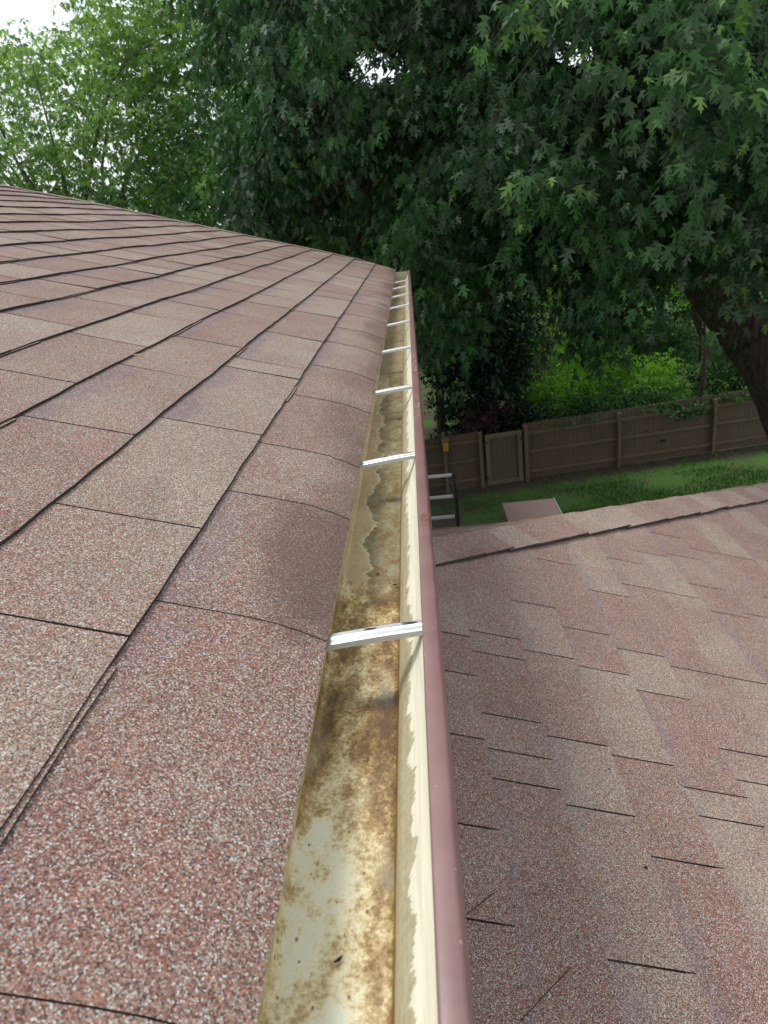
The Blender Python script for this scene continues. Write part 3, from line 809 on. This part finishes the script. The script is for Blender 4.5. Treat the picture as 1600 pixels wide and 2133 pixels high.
def leaves_mesh(name, kind, pos, axis, nrm, size, tone, mat, parent, loc):
    """pos/axis/nrm arrays (n,3): one leaf each, blade along axis, facing nrm"""
    V, T = leaf_template(kind); n = len(pos); nv = len(V); ntri = len(T)
    ax = axis/np.linalg.norm(axis, axis=1)[:, None]
    nr_ = nrm-(nrm*ax).sum(1)[:, None]*ax; nr_ /= np.linalg.norm(nr_, axis=1)[:, None]+1e-9
    si = np.cross(ax, nr_)
    S = size[:, None, None]
    co = pos[:, None, :]+S*(V[None, :, 0:1]*si[:, None, :]+V[None, :, 1:2]*ax[:, None, :]+V[None, :, 2:3]*nr_[:, None, :])
    co = co.reshape(-1, 3)-np.array(loc)
    me = bpy.data.meshes.new(name)
    me.vertices.add(n*nv); me.vertices.foreach_set('co', co.astype(np.float32).ravel())
    idx = (T[None]+np.arange(n)[:, None, None]*nv).reshape(-1)
    me.loops.add(len(idx)); me.loops.foreach_set('vertex_index', idx.astype(np.int32))
    me.polygons.add(n*ntri); me.polygons.foreach_set('loop_start', np.arange(0, len(idx), 3, dtype=np.int32))
    try: me.polygons.foreach_set('loop_total', np.full(n*ntri, 3, dtype=np.int32))
    except Exception: pass
    me.update(calc_edges=True)
    a = me.attributes.new('tone', 'FLOAT', 'POINT'); a.data.foreach_set('value', np.repeat(tone, nv).astype(np.float32))
    me.materials.append(mat)
    o = bpy.data.objects.new(name, me); C.objects.link(o)
    if parent is not None: o.parent = parent; o.location = Vector(loc)-Vector(parent.location)
    else: o.location = loc
    return o

Rn = np.array(Rw)
def project(P):
    c = P @ Rn         # world -> camera (right, down, forward)
    z = np.maximum(c[:, 2], 1e-3)
    return 800+1500*c[:, 0]/z, 1066.5+1500*c[:, 1]/z, c[:, 2]

def sprays(centers, nper, length, leaf, droop, r, tone_lo=.0, tone_hi=.85, young=.0, outward=None, petiole=.05, flat=.35):
    """leafy twigs: centers (n,3) -> arrays of leaves"""
    n = len(centers)
    az = r.uniform(0, 2*np.pi, n)
    d = np.column_stack([np.cos(az), np.sin(az), r.uniform(-.9, .1, n)*droop])
    if outward is not None: d[:, :2] = d[:, :2]*.6+outward[:, :2]*.9
    d /= np.linalg.norm(d, axis=1)[:, None]
    t = r.uniform(0, 1, (n, nper))
    tw = d[:, None, :]*(t[..., None]*length)
    tw[..., 2] -= droop*.35*length*t**2
    az2 = r.uniform(0, 2*np.pi, (n, nper))
    off = np.stack([np.cos(az2), np.sin(az2), r.uniform(-.5, .4, (n, nper))], -1)
    pos = centers[:, None, :]+tw+off*petiole
    ax = off*.9+d[:, None, :]*.5+r.normal(0, .25, (n, nper, 3)); ax[..., 2] -= droop*r.uniform(.4, 1.4, (n, nper))
    nrm = r.normal(0, flat, (n, nper, 3)); nrm[..., 2] += 1.0; nrm += off*.5*r.uniform(0, 1, (n, nper, 1))
    sp = r.uniform(tone_lo, tone_hi, n); 
    tone = np.clip(sp[:, None]+r.normal(0, .08, (n, nper)), 0, .86)
    yg = (r.uniform(0, 1, n) < young)
    tone = np.where(yg[:, None] & (t > .45), r.uniform(.88, 1, (n, nper)), tone)
    size = leaf*r.uniform(.6, 1.15, (n, nper))*np.where(t > .85, .75, 1)
    return pos.reshape(-1, 3), ax.reshape(-1, 3), nrm.reshape(-1, 3), size.ravel(), tone.ravel()

def in_ellipsoid(n, c, rr, r, shell=.0):
    d = r.normal(0, 1, (n, 3)); d /= np.linalg.norm(d, axis=1)[:, None]
    rad_ = (shell+(1-shell)*r.uniform(0, 1, n))**(1/2.2)
    return np.array(c)+d*rad_[:, None]*np.array(rr)

def limb(mb, pts, r0, r1, n=10, bump=.05, seg=4):
    P = [Vector(p) for p in pts]; out_ = []; rr = []
    for i in range(len(P)-1):
        p0 = P[max(i-1, 0)]; p1 = P[i]; p2 = P[i+1]; p3 = P[min(i+2, len(P)-1)]
        for k_ in range(seg):
            t = k_/seg
            out_.append(.5*((2*p1)+(p2-p0)*t+(2*p0-5*p1+4*p2-p3)*t*t+(3*p1-p0-3*p2+p3)*t**3))
    out_.append(P[-1]); m_ = len(out_)
    rr = [r0+(r1-r0)*(i/(m_-1)) for i in range(m_)]
    mb.tube(out_, rr, n, bump=bump)
    return out_

# ---- the big maple
mr = np.random.default_rng(21)
maple = tag(empty('maple_tree', (8.3, 12.6, GZ)), 'large silver maple with dark deeply lobed leaves and a leaning trunk, overhanging the lower roof', 'tree')
def msub(o, par=maple): o.parent = par; o.location = Vector(o.location)-Vector(par.location); return o
mb = MB()
limb(mb, [(8.5, 12.6, -8.2), (7.8, 12.8, -6.3), (7.0, 13.0, -4.4), (6.4, 13.0, -3.3), (5.8, 13.0, -2.5)], .80, .52, 20, .05)
limb(mb, [(5.8, 13.0, -2.5), (5.0, 12.9, -1.55), (3.9, 12.4, -.3), (2.2, 11.8, .6), (.2, 11.2, 1.0), (-1.6, 10.6, 1.3)], .50, .07, 14, .06)
limb(mb, [(6.4, 13.1, -3.3), (7.2, 13.0, -1.6), (7.7, 12.6, .8), (8.2, 12.0, 3.5), (8.6, 11.0, 6.5)], .52, .2, 16, .05)
limb(mb, [(7.35, 13, -1.4), (6.6, 12, .6), (5.4, 10.8, 2.2), (4.0, 9.4, 3.6), (2.6, 8.0, 4.2)], .34, .08, 12, .06)
limb(mb, [(5.2, 12.9, -1.55), (4.6, 11.4, -.4), (3.7, 9.6, .5), (2.9, 7.8, 1.1)], .22, .05, 10, .06)
limb(mb, [(7.7, 12.6, .8), (7.0, 10.6, 1.7), (5.8, 8.6, 2.2), (4.2, 6.9, 2.3)], .24, .05, 10, .06)
limb(mb, [(3.9, 12.4, -.3), (2.6, 12.9, 1.5), (.8, 13.2, 3.2), (-1.5, 13.2, 4.6)], .22, .05, 10, .06)
limb(mb, [(2.2, 11.8, .6), (1.0, 10.8, .45), (-.4, 10.4, .55), (-1.3, 10.2, .30)], .09, .035, 8, .05)
limb(mb, [(-.4, 10.4, .55), (-.55, 10.2, .1), (-.75, 10.1, -.35)], .05, .025, 7, .05)
limb(mb, [(-.8, 10.3, .4), (-1.5, 10.0, -.1), (-2.1, 9.9, -.45)], .03, .015, 6, .05)
trunk = msub(mb.build('trunk', M['bark'], smooth=True, loc=(8.3, 12.6, GZ)))
# drooping boughs, each a bent line of hanging sprays
def HOLES(px, py, g=1.0):
    h = np.zeros(len(px), bool)
    for hx, hy, hr, hs in ((775, 120, 50, 38), (1195, 72, 50, 42), (845, 128, 20, 34), (1400, 172, 14, 16), (690, 55, 22, 16), (1560, 120, 16, 14), (640, 235, 20, 14), (830, 240, 12, 22)):
        h |= (((px-hx)/(hr*g))**2+((py-hy)/(hs*g))**2 < 1)
    return h
YX = [300, 420, 700, 830, 880, 960, 1020, 1060, 1120, 1190, 1240, 1290, 1340, 1420, 1500, 1600, 1800]
YB = [400, 470, 600, 660, 700, 640, 545, 525, 545, 640, 690, 610, 560, 540, 500, 540, 600]
c = np.vstack([in_ellipsoid(520, (4.8, 11.2, 3.6), (8.3, 5.6, 6.0), mr, .3), in_ellipsoid(170, (3.8, 8.6, 1.2), (3.6, 3.0, 2.4), mr, .2),
               in_ellipsoid(170, (-.4, 11.2, 3.0), (3.4, 2.8, 3.6), mr, .1)])
px, py, pz = project(c)
ok = (px > 400+mr.uniform(0, 170, len(c))) & (np.linalg.norm(c, axis=1) > 4.8) & (c[:, 2] > -2.0) & (py < np.interp(px, YX, YB)-30)
ok &= ~((((px-1330)/130)**2+((py-420)/100)**2 < 1) & (pz < 11))
ok &= ~((((px-700)/110)**2+((py-180)/60)**2 < 1) & (pz < 8))
c = c[ok]; nb = len(c); axis0 = np.array([6.5, 12.8, 0])
od = c-axis0; od[:, 2] = 0; od /= np.linalg.norm(od, axis=1)[:, None]
aa = mr.normal(0, .55, nb); od = np.column_stack([od[:, 0]*np.cos(aa)-od[:, 1]*np.sin(aa), od[:, 0]*np.sin(aa)+od[:, 1]*np.cos(aa), np.zeros(nb)])
NS = 62; L = mr.uniform(1.1, 2.2, nb)[:, None]
t = mr.uniform(0, 1, (nb, NS))**.8
cc = c[:, None, :]+od[:, None, :]*((t-.5)*L)[..., None]
cc[..., 2] += -(t**2)*L*.62+.15
side = np.column_stack([-od[:, 1], od[:, 0], np.zeros(nb)])
cc += side[:, None, :]*(mr.normal(0, .24, (nb, NS))*(1-.5*t))[..., None]
cc[..., 2] -= np.abs(mr.normal(0, .16, (nb, NS)))
btone = np.repeat(mr.uniform(0, 1, nb), NS)
cc = cc.reshape(-1, 3)
dist = np.linalg.norm(cc, axis=1); px, py, pz = project(cc)
inview = (px > -150) & (px < 1750) & (py > -150)
keep = (dist > 4.3) & (inview | (mr.uniform(0, 1, len(cc)) < .4)) & (py < np.interp(px, YX, YB)) & ~HOLES(px, py, 1.5)
cc = cc[keep]; dist = dist[keep]; btone = btone[keep]
nr1 = dist < 8.5
for sel, kind in ((nr1, 'maple'), (~nr1, 'maple_lo')):
    s5 = sprays(cc[sel], 9, .36, .118 if kind == 'maple' else .105, 1.3, mr, .0, .8, .015, flat=.6)
    tn = np.clip(s5[4]*.45+np.repeat(btone[sel]**1.6, 9)*.55, 0, .86); tn = np.where(s5[4] > .87, s5[4], tn)
    s5 = s5[:4]+(tn,)
    if kind == 'maple': P1 = s5
    else: P2 = s5
tw = MB(); rr_ = np.random.default_rng(3)
for q in range(nb):
    if np.linalg.norm(c[q]) > 12: continue
    Lq = L[q, 0]; pts = []
    for t_ in (0, .25, .5, .75, 1):
        p_ = c[q]+od[q]*(t_-.5)*Lq; pts.append((p_[0], p_[1], p_[2]-(t_**2)*Lq*.62+.13))
    tw.tube(pts, [.011, .009, .007, .005, .003], 5)
pass
cat = lambda A, B: tuple(np.concatenate([a, b]) for a, b in zip(A, B))
# the few bright young tips
tips = []
for x_, y_, d_, n_ in ((1120, 355, 6.0, 8), (1130, 395, 6.1, 5), (1515, 485, 6.4, 7), (1400, 95, 5.2, 5), (1500, 130, 4.9, 6), (1300, 140, 6.0, 3), (560, 300, 9.5, 6), (560, 370, 9.6, 5), (640, 80, 8.0, 5), (1060, 20, 5.6, 6),
                       (960, 560, 8.2, 6), (950, 585, 8.2, 5), (1030, 250, 7.4, 4), (530, 340, 9.5, 5), (650, 450, 9.8, 6), (450, 370, 10.5, 7), (1250, 90, 6.4, 3), (1220, 500, 8, 3)):
    r_ = ray(x_, y_).normalized()*d_
    tips.append(np.array(r_)+mr.normal(0, .10, (n_, 3)))
tips = np.vstack(tips)
P3 = sprays(tips, 8, .25, .12, 1.0, mr, .80, .86, .6, flat=.5)
hang = []
for x_, y_, d_, n_, sx_ in ((1225, 610, 9, 34, .30), (1255, 670, 9, 24, .2), (1275, 700, 9.1, 10, .12), (1190, 560, 9, 26, .3), (1340, 545, 9.5, 26, .3), (1400, 540, 10, 20, .3), (1010, 570, 8.6, 26, .28), (955, 590, 8.4, 30, .28), (900, 640, 9, 30, .3),
                           (1545, 480, 7, 24, .26), (1440, 470, 7, 24, .3), (1120, 420, 6.4, 24, .25), (930, 700, 10, 24, .35), (1480, 90, 5.1, 26, .28), (1460, 190, 5.2, 22, .25), (1440, 290, 5.4, 20, .22), (640, 60, 7.8, 24, .3), (700, 140, 7.9, 18, .3)):
    r_ = np.array(ray(x_, y_).normalized()*d_); q_ = mr.normal(0, sx_, (n_, 3)); q_[:, 2] *= 1.2; hang.append(r_+q_)
P5 = sprays(np.vstack(hang), 9, .34, .115, 1.4, mr, .15, .8, .03, flat=.5)
P1 = cat(P1, P3); P1 = cat(P1, P5)
print('maple leaves', len(P1[0]), len(P2[0]))
crown = leaves_mesh('crown', 'maple', *P1, M['maple_leaf'], None, (5, 11, 2)); msub(crown)
msub(tw.build('twigs', M['bark3'], loc=(5, 11, 2)))
r4 = np.random.default_rng(8)  # leaf mass added behind the crown, out of sight, to shade fence and lawn
c4 = in_ellipsoid(420, (5.5, 18.0, 3.6), (8.5, 4.2, 3.4), r4, .1); c4 = np.repeat(c4, 12, axis=0)+r4.normal(0, .6, (420*12, 3))
x4, y4, z4 = project(c4); c4 = c4[(y4 < np.interp(x4, YX, YB)-60) & ~HOLES(x4, y4, 1.4) & (x4 > 560)]
P4 = sprays(c4, 8, .5, .17, 1.0, r4, 0, .8, .02)
msub(leaves_mesh('added_shade_crown', 'lo', *P4, M['maple_leaf'], None, (5, 18, 3)))
crown2 = leaves_mesh('inner_crown', 'maple_lo', *P2, M['maple_leaf'], None, (5, 11, 2)); msub(crown2)

# ---- generic tree / shrub builder
def tree(name, label, base, h, rr, cz, nclump, nspray, leaf, mat, barkm, seed, trunk_r=.15, group=None, droop=.5, nlimb=7, mask=None, clump_r=.6, kind='lo', cat='tree', young=.06, lean=(0, 0), fork=False, shell=.15, nleaf=9):
    r = np.random.default_rng(seed); rd = random.Random(seed)
    t = tag(empty(name, base), label, cat, group)
    b = Vector(base); top = b+Vector((lean[0], lean[1], h*(.70 if cat == 'tree' else .86))); cen = b+Vector((lean[0]*.8, lean[1]*.8, cz))
    mb = MB()
    mid = b+(top-b)*.45+Vector((rd.uniform(-.04, .04)*h, rd.uniform(-.04, .04)*h, 0))
    if trunk_r > .02:
        limb(mb, [b-Vector((0, 0, .2)), b+(mid-b)*.5, mid, top], trunk_r, trunk_r*.25, 10, .04)
        if fork: limb(mb, [b+Vector((0, 0, h*.22)), b+Vector((.35, 0, h*.42)), b+Vector((.9, 0, h*.75))], trunk_r*.7, trunk_r*.25, 8, .04)
    for i in range(nlimb):
        s0 = b+(top-b)*rd.uniform(.25, .85) if trunk_r > .04 else b+Vector((rd.uniform(-.3, .3)*rr[0], 0, 0))
        an = rd.uniform(0, 6.28); e = cen+Vector((math.cos(an)*rr[0]*.8, math.sin(an)*rr[1]*.8, rd.uniform(-.4, .3)*rr[2]))
        m2 = (s0+e)/2+Vector((0, 0, rd.uniform(0, .12)*h))
        limb(mb, [s0, m2, e], max(.012, trunk_r*.4), max(.006, trunk_r*.08), 6, .04, 3)
    o = mb.build('trunk' if cat == 'tree' else 'stem', barkm, smooth=True, loc=base); o.parent = t; o.location = (0, 0, 0)
    c = in_ellipsoid(nclump, tuple(cen), rr, r, shell)
    if mask is not None: c = c[mask(c, r)]
    cc = np.repeat(c, nspray, axis=0); cc = cc+r.normal(0, clump_r, cc.shape)*np.array([1, 1, .7])
    cc = cc[cc[:, 2] > base[2]+.05]
    if mask is not None: cc = cc[mask(cc, r)]
    A = sprays(cc, nleaf, leaf*3, leaf, droop, r, 0, .8, young, petiole=leaf*.5)
    o = leaves_mesh('crown' if cat == 'tree' else 'foliage', kind, *A, mat, None, base); o.parent = t; o.location = (0, 0, 0)
    return t

# lighter trees to the left behind the ridge
def mk_hole(c, r):
    px, py, pz = project(c)
    return ~HOLES(px, py, 1.3)
def mk_left(c, r):
    px, py, pz = project(c)
    return ~((px < 135) & (py < 40+r.uniform(-25, 25, len(c)))) & (py < 1000)
tree('ash_tree', 'pale green airy tree at the far left behind the roof ridge', (-9.8, 23, GZ), 15, (5.2, 4, 4.6), 11.9, 470, 10, .15, M['light_leaf'], M['bark2'], 31, .2, mask=mk_left, clump_r=.7, kind='maple_lo', nlimb=14, young=.2, group='trees behind the roof')
tree('ash_tree', 'pale green tree with thin bare grey stems, second from the left behind the roof', (-5.2, 25, GZ), 16.5, (3.6, 3.4, 5.6), 11.4, 340, 10, .15, M['light_leaf'], M['bark2'], 32, .17, mask=mk_left, clump_r=.7, kind='maple_lo', nlimb=16, young=.12, group='trees behind the roof')
tree('oak_tree', 'darker mid green tree low behind the roof slope, below the pale trees', (-6.5, 18.5, GZ), 9.0, (4.6, 2.8, 2.5), 7.0, 200, 11, .13, M['mid_leaf'], M['bark3'], 33, .2, clump_r=.55, kind='maple_lo', nlimb=10, young=.12, group='trees behind the roof')
tree('oak_tree', 'dark green tree behind the maple, where the upper roof meets the gutter end', (-1.0, 20, GZ), 14.5, (4.2, 3.4, 5.6), 9.3, 330, 11, .14, M['mid_leaf'], M['bark3'], 34, .25, mask=mk_hole, clump_r=.6, kind='maple_lo', nlimb=12, group='trees behind the roof')
# dark mass right of the gutter end
tree('evergreen_tree', 'very dark evergreen rising behind the fence, right beside the gutter', (2.0, 24.2, GZ), 9.5, (1.75, 1.7, 4.6), 4.6, 420, 12, .13, M['dark_leaf'], M['bark3'], 35, .15, clump_r=.35, kind='lo', droop=1.0)
tree('walnut_tree', 'mid green tree with an upright grey trunk behind the fence, above the purple bush', (4.0, 33, GZ+.1), 15, (3.6, 3, 3.6), 11.2, 150, 10, .2, M['mid_leaf'], M['bark2'], 36, .27, mask=mk_hole, clump_r=.7, kind='lo')
tree('sapling', 'slender brown forked tree standing just behind the fence, left of the maple trunk', (9.75, 25.6, GZ), 7.0, (1.9, 1.5, 1.5), 5.9, 60, 8, .13, M['bright_leaf'], M['bark3'], 37, .11, clump_r=.35, kind='lo', fork=True)
tree('sapling', 'thin straight sapling behind the fence, above its middle', (6.2, 27.0, GZ), 5.4, (1.1, 1, 1.3), 4.4, 34, 8, .12, M['mid_leaf'], M['bark3'], 39, .055, clump_r=.3, kind='lo')
tree('sapling', 'thin leaning sapling behind the fence, right of the dark evergreen', (4.9, 28.5, GZ), 6.4, (1.2, 1, 1.4), 5.2, 34, 8, .12, M['light_leaf'], M['bark2'], 40, .05, clump_r=.3, kind='lo', lean=(.5, 0))
tree('evergreen_tree', 'dark tree filling the shade between the maple and the left of the gate', (.6, 27, GZ), 13, (3.0, 2.4, 5.5), 7.5, 330, 12, .15, M['dark_leaf'], M['bark3'], 38, .2, mask=mk_hole, clump_r=.55, kind='lo')
for i, (x, y, h, rx, mt, lb) in enumerate([
    (9.5, 40, 9, 4.0, 'bright_leaf', 'sunlit yellow-green tree far behind the fence gap under the maple'),
    (12.5, 38, 11, 4.2, 'mid_leaf', 'mid green round tree far behind the sapling'),
    (7.5, 42, 12, 4.0, 'bright_leaf', 'sunlit light green tree far behind the bright bushes'),
    (19, 34, 13, 5.0, 'mid_leaf', 'broad green tree far behind the maple trunk at the right'),
    (1.5, 44, 15, 4.6, 'mid_leaf', 'tall green tree far behind the evergreen beside the gutter')]):
    tree('shade_tree', lb, (x, y, gz(x, y)), h, (rx, 3, h*.38), h*.62, 330, 10, .22, M[mt], M['bark3'], 50+i, .25, mask=mk_hole, clump_r=.8, kind='lo', group='trees in the yards beyond the fence')
# shrubs behind the fence
sh = [(4.6, 26.0, 2.5, 1.6, 'bright_leaf', 'bright green loose shrub behind the fence, right of the purple bush'),
      (6.6, 27.4, 3.0, 1.3, 'bright_leaf', 'yellow-green sunlit shrub behind the middle of the fence'),
      (8.2, 26.8, 2.4, 1.6, 'bright_leaf', 'bright low shrub behind the fence, just left of the forked sapling'),
      (11.3, 26.6, 3.0, 1.6, 'mid_leaf', 'taller green shrub behind the fence, between the sapling and the maple trunk'),
      (13.2, 26.0, 2.6, 1.5, 'mid_leaf', 'green shrub behind the fence at the maple trunk'),
      (5.4, 23.6, 2.0, 1.3, 'mid_leaf', 'dark green shrub pressed against the back of the fence, right of the gate'),
      (7.5, 23.9, 2.0, 1.3, 'mid_leaf', 'green shrub against the back of the fence between two posts'),
      (3.2, 23.1, 2.2, .9, 'dark_leaf', 'dark shrub behind the gate'),
      (9.6, 30.2, 3.4, 2.0, 'mid_leaf', 'large rounded shrub farther behind the sapling'),
      (5.8, 30.5, 3.2, 1.8, 'bright_leaf', 'tall light green shrub farther back, above the low bright ones'),
      (8.6, 34.5, 3.6, 2.4, 'bright_leaf', 'light green shrub in the far yard, left of the sapling stem'),
      (12.0, 35.5, 4.0, 2.6, 'mid_leaf', 'dense green shrub in the far yard behind the sapling'),
      (5.0, 36.5, 4.2, 2.6, 'mid_leaf', 'green shrub in the far yard right of the grey trunk'),
      (15.8, 34.0, 4.4, 2.6, 'bright_leaf', 'light green shrub in the far yard, left of the leaning maple trunk'),
      (15.5, 27.5, 3.2, 2.0, 'bright_leaf', 'light green shrub right of the maple trunk')]
for i, (x, y, h, rx, mt, lb) in enumerate(sh):
    tree('shrub', lb, (x, y, gz(x, y)), h, (rx, 1.0, h*.45), h*.52, 75, 12, .11, M[mt], M['bark3'], 70+i, .03, clump_r=.28, kind='lo', cat='shrub', group='shrubs behind the fence', nlimb=5)
tree('smoke_bush', 'dark purple-leaved bush behind the fence, beside the grey trunk', (3.35, 27.4, GZ), 3.9, (1.1, .9, 1.6), 2.5, 60, 10, .10, M['purple_leaf'], M['bark3'], 90, .04, clump_r=.3, kind='lo', cat='shrub')
tree('smoke_bush', 'low purple-leaved bush just behind the fence, left of the gate', (2.0, 22.5, GZ), 2.5, (.95, .6, .8), 1.5, 36, 9, .09, M['purple_leaf'], M['bark3'], 91, .03, clump_r=.22, kind='lo', cat='shrub')
# vine over the fence top
vr = np.random.default_rng(5)
vx = np.concatenate([vr.normal(8.3, .45, 60), vr.uniform(7.2, 13, 150), vr.uniform(3.5, 7.2, 30)])
vc = np.column_stack([vx, 20.96+.155*vx+vr.uniform(-.12, .25, len(vx)), GZ+1.86-np.abs(vr.normal(0, .10, len(vx)))-np.where(np.abs(vx-8.3) < .6, vr.uniform(0, .38, len(vx)), 0)])
vt = tag(empty('vine', (8.3, 22.25, GZ+1.8)), 'leafy green vine climbing over the top of the fence between two posts', 'vine')
A = sprays(vc, 9, .3, .11, .7, vr, .2, .85, .06)
o = leaves_mesh('foliage', 'lo', *A, M['vine_leaf'], None, (8.3, 22.25, GZ+1.8)); o.parent = vt; o.location = (0, 0, 0)
mb = MB(); limb(mb, [(7.0, 22.0, GZ+1.83), (8.3, 22.2, GZ+1.87), (10, 22.5, GZ+1.86), (13, 22.95, GZ+1.9)], .02, .01, 6, .1); o = mb.build('stem', M['bark3'], loc=(8.3, 22.25, GZ+1.8)); o.parent = vt; o.location = (0, 0, 0)
# far-off wood closing the horizon
fr = np.random.default_rng(77)
n_ = 2600
an = fr.uniform(-1.25, 1.25, n_); rd_ = fr.uniform(58, 80, n_)
c = np.column_stack([np.sin(an)*rd_, np.cos(an)*rd_, GZ+fr.uniform(0, 13.5, n_)+2.5*np.sin(an*17)+1.5*np.sin(an*41)])
cc = np.repeat(c, 4, axis=0)+fr.normal(0, 1.1, (n_*4, 3))
A = sprays(cc, 8, 1.2, .62, .5, fr, 0, .85, .08, petiole=.4)
o = leaves_mesh('woodland', 'lo', *A, M['mid_leaf'], None, (0, 60, GZ)); tag(o, 'distant green wood closing the view beyond the yards', 'wood', kind='stuff')
